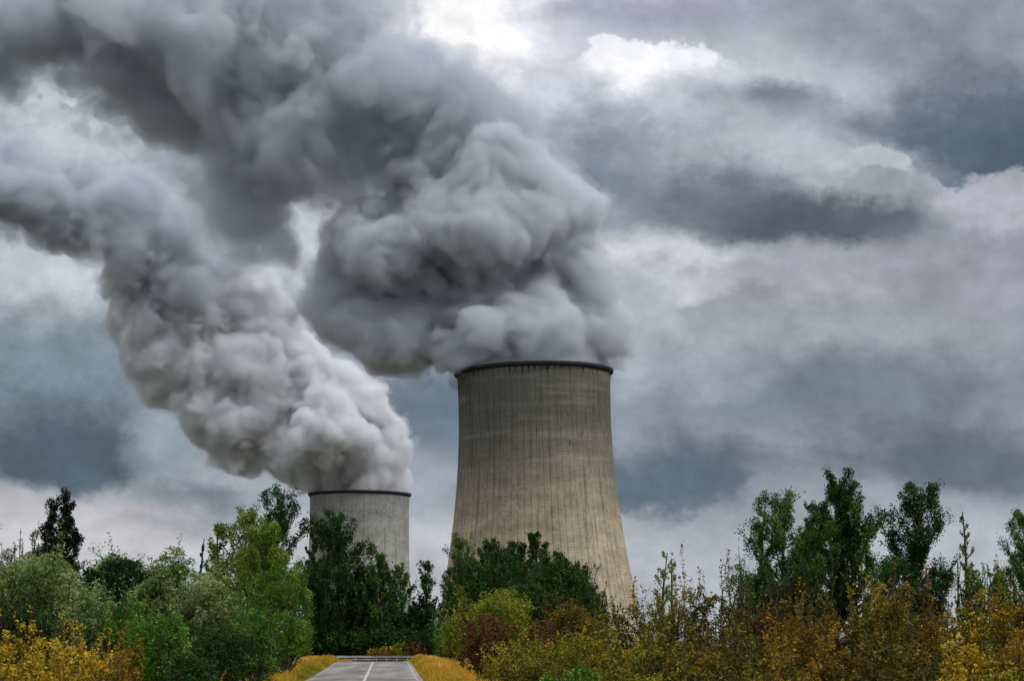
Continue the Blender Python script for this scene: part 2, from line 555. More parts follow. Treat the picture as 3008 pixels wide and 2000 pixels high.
def cooling_tower(cx, cy, D, R_px, rim_y, throat_y, b_px, label, mat, zg, lean=0.0):
    c = at(cx, rim_y, D)
    m = K * D / F                       # metres per overview pixel
    rimz = c.z; a_ = R_px * m * 0.968
    z0 = at(cx, throat_y, D).z; b_ = b_px * m
    root = empty("cooling_tower", (c.x, D, zg))
    tag(root, label, "cooling tower", "cooling towers of the power station")
    leg_h = 11.0
    H = rimz - zg
    zs = np.linspace(leg_h, H - 1.2, 90)
    rr = a_ * np.sqrt(1 + ((zs + zg - z0) / b_) ** 2)
    prof = list(zip(rr, zs)) + [(rr[-1] - 0.9, zs[-1])] + [(r - 0.9, z_) for r, z_ in zip(rr[::-1][1:], zs[::-1][1:])]
    V, Fc = lathe(prof, 220, close=True)
    mesh_obj("shell", V, Fc, mat, root, smooth=True)
    ro = rr[-1]
    ringp = [(ro - 1.2, H - 1.15), (ro + 0.02, H - 2.9), (ro + 0.9, H - 2.2), (ro + 1.8, H - 1.5), (ro + 1.9, H - 0.15), (ro + 1.7, H), (ro - 1.2, H)]
    V, Fc = lathe(ringp, 220, close=True)
    mesh_obj("rim_walkway", V, Fc, rimdark, root, smooth=False)
    parts = []
    tt = np.linspace(0, 2 * math.pi, 221)
    for hz in (0.6, 1.15):
        parts.append(tube(np.stack([(ro + 1.8) * np.cos(tt), (ro + 1.8) * np.sin(tt), np.full(221, H + hz)], 1), 0.05, 4))
    for i in range(110):
        q = 2 * math.pi * i / 110
        p = np.array([(ro + 1.8) * math.cos(q), (ro + 1.8) * math.sin(q), H - 0.05])
        parts.append(tube([p, p + np.array([0, 0, 0.6]), p + np.array([0, 0, 1.2])], 0.05, 4))
    V, Fc = merge(parts)
    mesh_obj("railing", V, Fc, galv, root)
    parts = []
    rb = rr[0] - 0.45
    for i in range(48):
        for s in (-1, 1):
            q0 = 2 * math.pi * i / 48; q1 = q0 + s * 2 * math.pi / 96
            p0 = np.array([(rb + 3.0) * math.cos(q0), (rb + 3.0) * math.sin(q0), -0.3])
            p1 = np.array([rb * math.cos(q1), rb * math.sin(q1), leg_h + 0.3])
            parts.append(tube([p0, (p0 + p1) / 2, p1], 0.5, 6))
    V, Fc = merge(parts)
    mesh_obj("support_columns", V, Fc, mat, root)
    if lean:                       # the shell stands very slightly out of true
        root.rotation_euler[1] = -lean
        root.location.x += H * math.sin(lean)
    return root, rimz, a_, c


cm1 = concrete_mat("stained_tan_concrete", (204, 188, 156), (102, 100, 92), (62, 56, 46))
cm2 = concrete_mat("pale_grey_concrete", (196, 194, 186), (158, 158, 154), (104, 100, 92))
T1, rz1, a1, c1 = cooling_tower(1229, 857, 1190, 182, 857, 950, 560,
                                "large tan concrete cooling tower with dark streaks and black rim beside the road axis", cm1, -3.0, R(1.2))
T2, rz2, a2, c2 = cooling_tower(828.5, 1137, 1790, 117.5, 1137, 1200, 560,
                                "smaller distant pale grey cooling tower behind the dark poplar left of the large tower", cm2, -3.0)

# ------------------------------------------------------------------ steam
P1 = [(1322, 770, 92, 10), (1358, 825, 62), (1345, 700, 84, 10), (1345, 620, 76, 10), (1310, 580, 96, 15), (1315, 505, 78, 10), (1385, 850, 34), (1380, 760, 40), (1220, 540, 110, 15), (1180, 440, 105, 15),
      (1080, 400, 100, 20), (1250, 440, 75, 10), (1190, 370, 62, 10), (900, 600, 140, 20), (950, 740, 105, 20), (920, 800, 60), (985, 810, 50), (1100, 690, 150, 25), (1180, 790, 90, 10),
      (1080, 800, 66), (1000, 480, 130, 20), (1100, 600, 170, 30), (850, 560, 110, 15), (820, 660, 80, 10), (1229, 850, 150), (1229, 905, 150), (860, 500, 75, 10), (790, 570, 52), (885, 790, 50), (930, 825, 40),
      (985, 800, 40, -15), (1050, 785, 56, -24), (1130, 770, 66, -30), (1215, 760, 70, -32), (1300, 780, 60, -26), (1368, 812, 42, -12), (1180, 705, 50, -24), (1085, 720, 50, -20), (1270, 705, 50, -22),
      (940, 545, 70, -32), (1025, 505, 76, -36), (1120, 505, 76, -36), (1205, 555, 66, -28), (865, 600, 60, -20), (1080, 395, 70, -24), (1150, 385, 60, -20), (985, 435, 60, -22), (1260, 470, 50, -25),
      (735, 690, 42), (690, 702, 24), (780, 735, 42), (820, 760, 34), (870, 810, 36)]
P1T = [(1010, 300, 140), (1080, 240, 100), (1165, 275, 42), (1060, 180, 75), (1105, 170, 40), (960, 170, 90), (860, 210, 140), (700, 300, 180), (960, 340, 120),
       (700, 120, 190), (800, 170, 85, -55), (740, 215, 60, -50), (880, 190, 60, -45), (1000, 130, 50, -30), (480, 60, 90, -60), (250, 60, 80, -50), (500, 170, 180), (300, 90, 170), (100, 50, 150), (560, 330, 110), (840, 360, 110), (760, 400, 80), (620, 420, 75), (590, 500, 55), (530, 460, 45),
       (640, 590, 62), (600, 640, 42), (690, 640, 34), (370, 250, 75), (890, 10, 40), (860, 60, 60), (780, 50, 110), (-60, 90, 150), (150, 180, 60), (60, 160, 70),
       (450, 60, 180), (250, -40, 160), (600, -20, 160)]
P2 = [(325, 810, 58), (385, 890, 52), (290, 740, 46), (870, 1090, 68), (915, 1070, 42), (935, 1040, 20), (830, 1060, 80), (760, 1060, 80), (660, 1040, 82), (570, 1080, 40), (505, 1035, 42), (560, 1020, 60),
      (850, 960, 62), (872, 905, 34), (880, 1010, 50), (790, 930, 80), (700, 900, 90), (610, 950, 100), (560, 850, 110), (640, 790, 70), (470, 850, 90), (740, 960, 80, -50),
      (390, 780, 90), (320, 770, 62), (480, 720, 90), (330, 700, 66), (828, 1110, 90), (300, 640, 40), (800, 1000, 70, -60), (828, 1140, 95), (700, 830, 72), (780, 870, 60), (620, 740, 70), (560, 680, 66), (400, 860, 66), (480, 950, 72), (420, 900, 56), (520, 1000, 70), (430, 650, 90), (360, 600, 90)]
P2T = [(400, 640, 105), (300, 570, 95), (230, 500, 95), (130, 480, 100), (60, 440, 110), (100, 570, 34), (-10, 430, 110), (120, 400, 70), (20, 340, 60), (470, 640, 60),
       (200, 420, 60), (540, 720, 55), (-120, 400, 120), (400, 560, 105), (300, 470, 105), (520, 630, 75), (330, 640, 80)]
OCT = [(80, 15), (38, 8.5), (18, 5.4), (9, 3.3), (4.8, 2.0)]
OCTT = [(95, 24), (44, 16), (20, 10.0), (9, 5.5)]
P1M = [(560, 520, 110), (480, 440, 90), (660, 600, 85), (600, 680, 60), (720, 520, 60), (420, 330, 80), (700, 700, 50), (760, 600, 50)]
OCTM = [(70, 30), (32, 22), (15, 13), (7, 6)]
VE = (1.5, [(46, 10), (21, 9), (10, 6), (5, 3)], 3.0)
VET = (2.5, [(60, 16), (27, 14), (12, 10), (6, 5)], 6.0)
st1 = steam_mat("dense_steam", 0.075, (0.87, 0.886, 0.925), 0.006)
st1b = steam_mat("brightened_steam", 0.085, (0.982, 0.985, 0.992), 0.008)  # same steam as the large plume; albedo raised to stand in for light
st2 = steam_mat("thinning_steam", 0.036, (0.74, 0.77, 0.825), 0.004)
stv = steam_mat("steam_veil", 0.018, (0.86, 0.87, 0.90), 0.004)
stc = {st1: steam_mat("steam_core", 0.07, (0.86, 0.878, 0.92), 0.004), st1b: steam_mat("brightened_steam_core", 0.09, (0.982, 0.985, 0.992), 0.004),
       st2: steam_mat("drifting_core", 0.04, (0.74, 0.77, 0.825), 0.004)}
stm = steam_mat("thin_mist", 0.013, (0.80, 0.82, 0.86), 0.004)
pl1 = empty("steam_plume", (c1.x, 1190, rz1))
tag(pl1, "huge billowing grey steam cloud pouring left out of the large cooling tower", "steam", "steam plumes from the cooling towers", "stuff")
pl2 = empty("steam_plume", (c2.x, 1790, rz2))
tag(pl2, "long white to grey steam cloud drifting up left from the smaller cooling tower", "steam", "steam plumes from the cooling towers", "stuff")
FL1, FL2 = (c1.x, 1190, a1 * 1.03, rz1), (c2.x, 1790, a2 * 1.03, rz2)
for pl, bl, D0, hh, sd, oc, mt, nm, fl, ve in (
        (pl1, P1, 1190, 1.5, 11, OCT, st1, "dense_steam", FL1, VE), (pl1, P1T, 1200, 1.8, 23, OCTT, st2, "drifting_steam", None, VET),
        (pl1, P1M, 1230, 2.2, 67, OCTM, stm, "thin_mist", None, None),
        (pl2, P2, 1790, 1.9, 37, OCT, st1b, "dense_steam", FL2, VE), (pl2, P2T, 1780, 2.4, 41, OCTT, st2, "drifting_steam", None, VET)):
    for q_, (V, Q) in enumerate(plume_mesh(bl, D0, hh, sd, oc, fl, ve)):
        V = V - np.array(pl.location)
        mesh_obj((nm, "steam_veil", "steam_core")[q_], V, Q, (mt, stv, stc.get(mt))[q_], pl, smooth=True)

# ------------------------------------------------------------------ ground, road
RY = [-400, -20, 60, 107, 140, 165, 178, 192, 215, 245, 290, 420, 700, 1100, 20000]
RZ = [-1.9, -1.9, -1.92, -1.91, -1.62, -1.36, -1.29, -1.42, -1.85, -2.05, -2.0, -2.3, -3.0, -3.0, -3.0]


def zroad(y): return np.interp(y, RY, RZ)


# road edges at depth y, from the picture: straight road drifting slightly left
def road_x(y):
    # centre line: overview 837 at y=107 m, 858.5 at 171 m
    xa = at(837, 1567, 107).x; xb = at(858.5, 1522, 171).x
    return xa + (xb - xa) * (y - 107) / 64.0


HALF = 3.25


def smooth_z(y):
    return np.mean([zroad(y + d) for d in (-9, -6, -3, 0, 3, 6, 9)], axis=0)


def ground_z(x, y):
    d = np.abs(x - road_x(np.minimum(y, 190)))
    t = np.clip((d - HALF - 0.8) / 6.0, 0, 1)
    return smooth_z(y) - 0.05 - 0.75 * t * t * (3 - 2 * t) * (np.asarray(y) < 230)


gm, t_, o_ = new_mat("dry_meadow_ground")
vec, x, y, z = gcoord(t_)
n1 = noise(t_, vec, 0.15, 5, 0.6); n2 = noise(t_, vec, 1.8, 5, 0.65)
c_ = mixc(t_, n1.smooth(0.35, 0.65), lin((78, 72, 36)), lin((54, 66, 32)))
c_ = mixc(t_, n2.smooth(0.35, 0.8) * 0.6, c_, lin((70, 52, 26)))
principled(t_, o_, c_, 0.95, 0.1)
ys = np.concatenate([np.arange(-60, 320, 4.0), np.geomspace(324, 20000, 40)])
xs = np.concatenate([-np.geomspace(9000, 32, 24), np.arange(-30, 31, 1.5), np.geomspace(32, 9000, 24)])
YY, XX = np.meshgrid(ys, xs, indexing='ij')
ZZ = ground_z(XX, YY)
Vg = np.stack([XX, YY, ZZ], -1).reshape(-1, 3)
ny_, nx_ = len(ys), len(xs)
ii = (np.arange(ny_ - 1)[:, None] * nx_ + np.arange(nx_ - 1)[None]).reshape(-1)
Fg = np.stack([ii, ii + 1, ii + nx_ + 1, ii + nx_], 1)
tag(mesh_obj("ground", Vg, Fg, gm, smooth=True), kind="structure")

am, t_, o_ = new_mat("worn_asphalt")
vec, x, y, z = gcoord(t_)
n1 = noise(t_, comb(t_, x * 0.9, y * 0.05, 0.0), 1.0, 4, 0.6)
n2 = noise(t_, comb(t_, x * 0.35, y * 0.10, 0.0), 1.0, 5, 0.65)
n3 = noise(t_, vec, 9.0, 4, 0.7)
tr_ = (x - (y - 107.0) * ((road_x(171) - road_x(107)) / 64.0) - float(road_x(107)))
wear = ((tr_ * (2 * math.pi / 3.1)) + 1.6)._op('COSINE')
c_ = mixc(t_, n1.smooth(0.3, 0.7), lin((118, 112, 103)), lin((156, 148, 137)))
c_ = mixc(t_, n2.smooth(0.45, 0.62) * 0.8, c_, lin((96, 91, 86)))
c_ = mixc(t_, wear.smooth(0.2, 1.0) * 0.3, c_, lin((98, 93, 87)))
c_ = mixc(t_, n3.smooth(0.4, 0.8) * 0.25, c_, lin((84, 80, 76)))
principled(t_, o_, c_, 0.75, 0.35)


def strip(name, xo0, xo1, ya, yb, dz, mat, wob=0.0, parent=None, step=3.0, kind='structure'):
    ys_ = np.arange(ya, yb + 0.01, min(step, yb - ya))
    n = len(ys_)
    rx = road_x(ys_)
    Vl = np.stack([rx + xo0 + wob * np.sin(ys_ * 1.7), ys_, smooth_z(ys_) + dz], 1)
    Vr = np.stack([rx + xo1 + wob * np.sin(ys_ * 2.1 + 1), ys_, smooth_z(ys_) + dz], 1)
    V = np.concatenate([Vl, Vr]); i = np.arange(n - 1)
    Fc = np.stack([i, i + n, i + n + 1, i + 1], 1)
    return V, Fc


V, Fc = strip("road", -HALF - 0.15, HALF + 0.15, -40, 205, 0.0, am, 0.05)
tag(mesh_obj("road", V, Fc, am), kind="structure")
pm, t_, o_ = new_mat("worn_white_road_paint")
vec, x, y, z = gcoord(t_)
nn = noise(t_, vec, 6.0, 4, 0.7)
principled(t_, o_, mixc(t_, nn.smooth(0.45, 0.75), lin((196, 194, 188)), lin((138, 134, 128))), 0.7)
parts = []
yy = 60.0
while yy < 185:
    parts.append(strip('', -0.075, 0.085, yy, yy + 2.75, 0.006, pm)); yy += 3.0
yy = 60.0
while yy < 185:
    parts.append(strip('', HALF - 0.24, HALF - 0.14, yy, yy + 2.4, 0.006, pm))
    parts.append(strip('', -HALF + 0.10, -HALF + 0.18, yy + 1, yy + 3.0, 0.006, pm)); yy += 5.2
V, Fc = merge(parts)
tag(mesh_obj("road_markings", V, Fc, pm), kind="structure")

# ------------------------------------------------------------------ guard rail across the bend
gpts = [(862, 250), (905, 262), (1000, 280), (1100, 282), (1200, 278), (1300, 268), (1400, 256)]
gxy = np.array([[at(px / K, 1500, D).x, D] for px, D in gpts])
ts = np.linspace(0, len(gxy) - 1, 60)
gx = np.interp(ts, range(len(gxy)), gxy[:, 0]); gy = np.interp(ts, range(len(gxy)), gxy[:, 1])
gz = smooth_z(gy)
rail = empty("guard_rail", (float(gx[30]), float(gy[30]), float(gz[30])))
tag(rail, "long weathered steel guard rail crossing behind the crest of the road", "guard rail")
org = np.array(rail.location)


def beam(z0, prof, mat, name, push=0.0):
    n = len(gx); k = len(prof)
    Tn = np.gradient(np.stack([gx, gy], 1), axis=0); Tn /= np.linalg.norm(Tn, axis=1)[:, None]
    Nn = np.stack([Tn[:, 1], -Tn[:, 0]], 1)
    V = []
    for (o, h) in prof:
        V.append(np.stack([gx + Nn[:, 0] * (o + push), gy + Nn[:, 1] * (o + push), gz + z0 + h], 1))
    V = np.stack(V, 1).reshape(-1, 3) - org
    i = np.arange(n - 1)[:, None] * k; j = np.arange(k)[None]; j2 = (j + 1) % k
    Fc = np.stack([i + j, i + j2, i + k + j2, i + k + j], -1).reshape(-1, 4)
    return mesh_obj(name, V, Fc, mat, rail)


W = [(0.08, 0.31), (0.0, 0.27), (0.0, 0.20), (0.07, 0.155), (0.0, 0.11), (0.0, 0.04), (0.08, 0.0)]
W = [(o, h) for o, h in W] + [(o + 0.012, h) for o, h in W[::-1]]
beam(0.50, W, galv, "beam")
beam(0.18, [(0.02, 0.09), (0.02, 0), (0.08, 0), (0.08, 0.09)], galv, "lower_rail")
for i in range(0, 60, 3):
    p = np.array([gx[i], gy[i] + 0.16, gz[i] - 0.3]) - org
    V = [(p[0] + a_ * 0.05, p[1] + b_ * 0.06, p[2] + c_) for c_ in (0, 1.08) for a_, b_ in ((-1, -1), (1, -1), (1, 1), (-1, 1))]
    Fc = [(0, 1, 5, 4), (1, 2, 6, 5), (2, 3, 7, 6), (3, 0, 4, 7), (4, 5, 6, 7), (3, 2, 1, 0)]
    mesh_obj("post", V, Fc, galv, rail)

# ------------------------------------------------------------------ plants
bark, t_, o_ = new_mat("bark")
vec, x, y, z = ocoord(t_)
nn = noise(t_, comb(t_, x * 6, y * 6, z * 1.2), 1.0, 5, 0.7)
bb = principled(t_, o_, mixc(t_, nn, lin((40, 33, 27)), lin((94, 84, 72))), 0.9, 0.1)
bump(t_, bb, nn, 0.5, 0.05)
pale_bark, t_, o_ = new_mat("pale_bark")
vec, x, y, z = ocoord(t_)
nn = noise(t_, comb(t_, x * 6, y * 6, z * 2), 1.0, 5, 0.7)
principled(t_, o_, mixc(t_, nn, lin((90, 84, 76)), lin((150, 144, 134))), 0.9, 0.1)


def leaf_mat(name, cols, tl=0.22, nscale=0.5, rough=0.5):
    """cols: leaf colours (photo-like RGB) from the darkest to the freshest leaf"""
    m, t, out = new_mat(name)
    at_ = t.nodes.new('ShaderNodeAttribute'); at_.attribute_name = 'tint'
    tint = Ex(t, at_.outputs['Fac'])
    vec, x, y, z = ocoord(t)
    gp = t.nodes.new('ShaderNodeNewGeometry')
    n = noise(t, gp.outputs['Position'], nscale, 3, 0.6)
    f = (tint * 0.62 + n.smooth(0.25, 0.75) * 0.38)
    c = ramp(t, f, [(i / (len(cols) - 1) * 0.84 + 0.08, lin(q)) for i, q in enumerate(cols)])
    b = t.nodes.new('ShaderNodeBsdfPrincipled'); t.links.new(c, b.inputs['Base Color'])
    b.inputs['Roughness'].default_value = rough; b.inputs['Specular IOR Level'].default_value = 0.10
    tr = t.nodes.new('ShaderNodeBsdfTranslucent'); t.links.new(c, tr.inputs['Color'])
    mx_ = t.nodes.new('ShaderNodeMixShader'); mx_.inputs[0].default_value = tl
    t.links.new(b.outputs[0], mx_.inputs[1]); t.links.new(tr.outputs[0], mx_.inputs[2])
    t.links.new(mx_.outputs[0], out.inputs['Surface'])
    return m


LM = {
    'darkpoplar': leaf_mat("dark_poplar_leaves", [(18, 38, 14), (38, 68, 24), (74, 108, 38)]),
    'midpoplar': leaf_mat("mid_dark_green_leaves", [(20, 42, 14), (46, 80, 26), (92, 124, 44)]),
    'blackpoplar': leaf_mat("very_dark_poplar_leaves", [(20, 32, 22), (28, 44, 28), (40, 58, 36)]),
    'poplar': leaf_mat("poplar_leaves", [(30, 58, 18), (64, 102, 34), (124, 150, 58)]),
    'lightpoplar': leaf_mat("yellow_green_poplar_leaves", [(40, 66, 18), (78, 108, 30), (124, 144, 48), (156, 146, 46)]),
    'bright': leaf_mat("bright_green_leaves", [(34, 70, 18), (78, 126, 34), (156, 180, 62)]),
    'mid': leaf_mat("mid_green_leaves", [(38, 72, 18), (80, 120, 32), (148, 162, 52)]),
    'olive': leaf_mat("grey_green_willow_leaves", [(54, 74, 32), (110, 130, 66), (188, 194, 130)]),
    'silver': leaf_mat("silvery_leaves", [(84, 96, 66), (128, 136, 98), (166, 168, 136)]),
    'pine': leaf_mat("pine_needles", [(16, 34, 16), (28, 54, 24), (44, 76, 32)]),
    'yellow': leaf_mat("yellow_orange_leaves", [(66, 64, 22), (128, 108, 28), (192, 158, 40), (206, 174, 44), (190, 124, 34)], nscale=0.9),
    'rust': leaf_mat("rusty_brown_leaves", [(36, 34, 12), (74, 70, 22), (128, 104, 32), (176, 132, 38), (148, 84, 26)], nscale=0.8),
    'brownolive': leaf_mat("brown_olive_leaves", [(28, 32, 12), (62, 66, 22), (132, 118, 36), (156, 100, 28)], nscale=0.8),
    'yellowolive': leaf_mat("yellow_olive_leaves", [(44, 50, 14), (94, 98, 24), (160, 148, 38), (172, 124, 30)], nscale=0.8),
    'red': leaf_mat("dark_red_leaves", [(50, 32, 20), (88, 50, 28), (108, 72, 34), (84, 82, 32)], nscale=0.8),
    'yellowgreen': leaf_mat("yellow_green_leaves", [(72, 88, 24), (120, 132, 34), (176, 170, 50)]),
}


def quad_leaves(C, size, rng, elong=1.5, upbias=0.3):
    n = len(C)
    nrm = rng.normal(size=(n, 3)); nrm[:, 2] += upbias * 2; nrm /= np.linalg.norm(nrm, axis=1)[:, None]
    a_ = np.cross(nrm, rng.normal(size=(n, 3))); a_ /= np.linalg.norm(a_, axis=1)[:, None]
    b_ = np.cross(nrm, a_)
    s = (size * rng.uniform(0.6, 1.3, n))[:, None]
    l = s * elong * 0.5; w = s * 0.5
    V = np.stack([C - a_ * l, C + b_ * w + nrm * w * 0.25, C + a_ * l, C - b_ * w + nrm * w * 0.25], 1).reshape(-1, 3)
    Fc = np.arange(4 * n).reshape(-1, 4)
    return V, Fc


def curve(p, d, L, n, bend, rng, wob=0.06):
    """a branch from p along d, bending towards `bend`"""
    pts = [np.array(p, float)]; d = np.array(d, float); d /= np.linalg.norm(d)
    for i in range(n):
        d = d + np.array(bend) / n + rng.normal(size=3) * wob
        d /= np.linalg.norm(d)
        pts.append(pts[-1] + d * L / n)
    return np.array(pts)


def make_plant(style, H, W, rng, nleaf, lsize, spread=None, low=0.0, bark_m=None, sides=5, lean=0.0, elong=1.5):
    """returns trunk (V,F), crown (V,F,tint) with the base at the origin, height H and width W"""
    br = []           # (pts, r0, r1, leafy weight, start fraction)
    up = np.array([0, 0, 1.0])
    if style in ('poplar', 'slim', 'conic', 'column'):
        th = H * 0.93
        trunk = curve((0, 0, 0), (lean, 0, 1), th, 14, (rng.normal() * .08, rng.normal() * .08, .1), rng, 0.02)
        br.append((trunk, H * 0.022, H * 0.003, 0.2, 0.75))
        nl = {'poplar': 36, 'slim': 20, 'conic': 34, 'column': 44}[style]
        for i in range(nl):
            f = 0.10 + low + (0.86 - low) * ((i + rng.uniform()) / nl)
            p = trunk[min(13, int(f * 14))] * (1 - (f * 14) % 1) + trunk[min(14, int(f * 14) + 1)] * ((f * 14) % 1)
            az = i * 2.4 + rng.normal() * .5
            if style == 'conic': env = min(1.0, (1.02 - f) * 1.25) * (0.75 if f < 0.25 else 1)
            elif style == 'column': env = min(1.0, (1.06 - f) * 1.7) * 0.85
            else: env = (0.70 + f) if f < 0.3 else 1 - 0.72 * ((f - 0.3) / 0.7) ** 1.4
            out = W * 0.5 * env * rng.uniform(0.7, 1.15)
            L = out / math.sin(R(34)) * 0.95
            L = min(L, (H - p[2]) * 1.05)
            el = R(rng.uniform(30, 56)) if style != 'column' else R(rng.uniform(48, 66))
            d = (math.cos(az) * math.cos(el), math.sin(az) * math.cos(el), math.sin(el))
            c = curve(p, d, L, 7, (0, 0, 0.6), rng, 0.08)
            r0 = H * 0.010 * (1.1 - f)
            br.append((c, r0 + .01, r0 * .25, 1.0 * L, 0.35))
            for k in range(6):
                q = c[rng.integers(1, 7)]
                a2 = az + rng.normal() * 1.1; e2 = R(rng.uniform(35, 75))
                d2 = (math.cos(a2) * math.cos(e2), math.sin(a2) * math.cos(e2), math.sin(e2))
                L2 = L * rng.uniform(0.22, 0.42)
                c2 = curve(q, d2, L2, 4, (0, 0, 0.5), rng, 0.1)
                br.append((c2, r0 * .4, r0 * .12, 1.1 * L2, 0.15))
        sg = spread or W * 0.035
    elif style == 'round':
        ns = 4 + int(rng.integers(0, 3))
        for i in range(ns):
            az = i * 2 * math.pi / ns + rng.normal() * .4; e1 = R(rng.uniform(58, 84))
            d = np.array((math.cos(az) * math.cos(e1), math.sin(az) * math.cos(e1), math.sin(e1)))
            L = H * rng.uniform(0.42, 0.6)
            c = curve((0, 0, 0) + d * 0.05 * H * 0, d, L, 7, (math.cos(az) * .3, math.sin(az) * .3, 0), rng, 0.07)
            br.append((c, H * 0.020, H * 0.009, 0.0, 0.5))
            for k in range(9):
                q = c[rng.integers(2, 8)]
                v = rng.normal(size=3) * np.array((1, 1, .6)); v[2] = abs(v[2]) - 0.25 + 0.4 * (k % 2); v += d * 0.5
                L2 = H * rng.uniform(0.22, 0.40)
                c2 = curve(q, v, L2, 5, (0, 0, 0.25), rng, 0.12)
                br.append((c2, H * 0.008, H * 0.003, 0.6 * L2, 0.4))
                for j in range(5):
                    q2 = c2[rng.integers(2, 6)]
                    v2 = rng.normal(size=3); v2[2] += 0.5
                    L3 = H * rng.uniform(0.07, 0.16)
                    c3 = curve(q2, v2, L3, 3, (0, 0, 0.3), rng, 0.15)
                    br.append((c3, H * 0.003, H * 0.001, 1.6 * L3, 0.1))
        sg = spread or W * 0.03
    elif style == 'shrub':
        ns = 30
        for i in range(ns):
            az = rng.uniform(0, 2 * math.pi); rr_ = W * 0.30 * math.sqrt(rng.uniform())
            p = (math.cos(az) * rr_, math.sin(az) * rr_, 0)
            e1 = R(rng.uniform(42, 84))
            L = H * rng.uniform(0.45, 0.98) * (1.0 if i % 8 else 1.07)
            d = (math.cos(az) * math.cos(e1), math.sin(az) * math.cos(e1), math.sin(e1))
            c = curve(p, d, L, 8, (math.cos(az) * .35, math.sin(az) * .35, -.05), rng, 0.08)
            br.append((c, H * 0.006 + .004, .003, .5 * L, 0.25))
            for k in range(8):
                q = c[rng.integers(1, 9)]
                v = rng.normal(size=3) * np.array([1, 1, .8]); v[2] = abs(v[2]) + 0.1
                L2 = H * rng.uniform(0.10, 0.30)
                c2 = curve(q, v, L2, 4, (0, 0, .4), rng, 0.12)
                br.append((c2, .006, .002, 1.3 * L2, 0.05))
        sg = spread or W * 0.022
    # fit to H and W
    allp = np.concatenate([b[0] for b in br])
    zt = np.percentile(allp[:, 2], 99.7); rx = np.percentile(np.abs(allp[:, 0] - lean * allp[:, 2] * 0.8), 97.5 if style in ('poplar', 'slim', 'column') else 95)
    sz = (H - 1.2 * sg) / zt; sx = max(0.3, (W * 0.5 - sg)) / rx
    sx_ = np.array([sx, sx, sz])
    br = [(b[0] * sx_,) + b[1:] for b in br]
    def pull(A):
        r = np.hypot(A[:, 0] - lean * A[:, 2] * 0.8, A[:, 1]); m = W * 0.5
        k = np.where(r > m, (m + (r - m) * 0.2) / np.maximum(r, 1e-6), 1.0)
        A = A.copy(); A[:, 0] *= k; A[:, 1] *= k
        return A
    if style in ('round', 'shrub'): br = [(pull(b[0]),) + b[1:] for b in br]
    tub = [tube(b[0], np.linspace(b[1], b[2], len(b[0])), sides if b[1] > H * .006 else 3) for b in br]
    TV, TF = merge(tub)
    w = np.array([b[3] for b in br]); w = w / w.sum()
    nl_ = int(nleaf * {'poplar': .50, 'column': .6, 'slim': .3, 'conic': .65, 'round': .62, 'shrub': .36}[style])
    nbr = nleaf - nl_
    pick = rng.choice(len(br), nbr, p=w)
    t = rng.uniform(size=nbr)
    C = np.zeros((nbr, 3)); btint = rng.uniform(size=len(br))
    order = np.argsort(pick); pick = pick[order]
    bounds = np.searchsorted(pick, np.arange(len(br) + 1))
    for bi in range(len(br)):
        s0, s1 = bounds[bi], bounds[bi + 1]
        if s1 <= s0: continue
        pts = br[bi][0]; f0 = br[bi][4]
        tt = (f0 + (1 - f0) * t[s0:s1]) * (len(pts) - 1)
        i0 = np.minimum(tt.astype(int), len(pts) - 2); fr = (tt - i0)[:, None]
        C[s0:s1] = pts[i0] * (1 - fr) + pts[i0 + 1] * fr
    C += rng.normal(size=C.shape) * sg * np.array([1, 1, 0.9])
    bt = btint[pick]
    # rounded leaf masses carried by the outer branches
    ends = np.array([b[0][-1 - int(rng.integers(1, max(2, len(b[0]) * 2 // 3)))] for b in br[1:]]); lw = np.array([b[3] for b in br[1:]]) + 1e-4
    nlobe = {'poplar': 100, 'column': 90, 'slim': 22, 'conic': 60, 'round': 46, 'shrub': 60}[style]
    li = rng.choice(len(ends), min(nlobe, len(ends)), replace=False, p=lw / lw.sum())
    Lc = ends[li]; base = W * {'poplar': .075, 'column': .11, 'slim': .09, 'conic': .10, 'round': .11, 'shrub': .085}[style]
    Lr = base * rng.uniform(0.6, 1.35, len(Lc))
    st = {'poplar': 1.45, 'column': 1.6, 'slim': 2.0, 'conic': 1.7, 'round': 0.85, 'shrub': 1.1}[style]
    st = min(st, 0.10 * H / base) if style != 'round' else st
    if style in ('round', 'shrub'):
        n1 = 46 if style == 'round' else 44
        k_ = np.arange(n1) + 0.5
        ph = k_ * 2.39996 + rng.uniform(0, 6); cz = 1 - 1.62 * k_ / n1      # mostly upper and side shell
        sn = np.sqrt(np.maximum(0, 1 - cz * cz))
        uu = np.stack([np.cos(ph) * sn, np.sin(ph) * sn, cz], 1)
        zc, rz = (0.56 * H, 0.44 * H) if style == 'round' else (0.42 * H, 0.50 * H)
        Lr = base * rng.uniform(0.55, 1.3, n1) * 1.25
        irr = 0.84 + 0.62 * perlin(uu * 1.7 + seed_[0] * 3.1, 3)
        Lc = uu * np.stack([W / 2 - Lr, W / 2 - Lr, rz - Lr * st], 1) * irr[:, None]
        Lc[:, 2] = np.maximum(Lc[:, 2] + zc, Lr * 0.8)
    Lc[:, 2] = np.minimum(Lc[:, 2], H - Lr * st)
    pk = rng.choice(len(Lc), nl_, p=Lr ** 2 / (Lr ** 2).sum())
    dr = rng.normal(size=(nl_, 3)); dr[:, 2] += 0.45; dr /= np.linalg.norm(dr, axis=1)[:, None]
    rr_ = Lr[pk] * (1 - np.abs(rng.normal(0, .28, nl_))) * (1 + 0.35 * perlin(dr * 2.2 + Lc[pk], 7))
    C2 = Lc[pk] + dr * rr_[:, None] * np.array([1, 1, st])
    C = np.concatenate([C, C2]); bt = np.concatenate([bt, rng.uniform(size=len(Lc))[pk]])
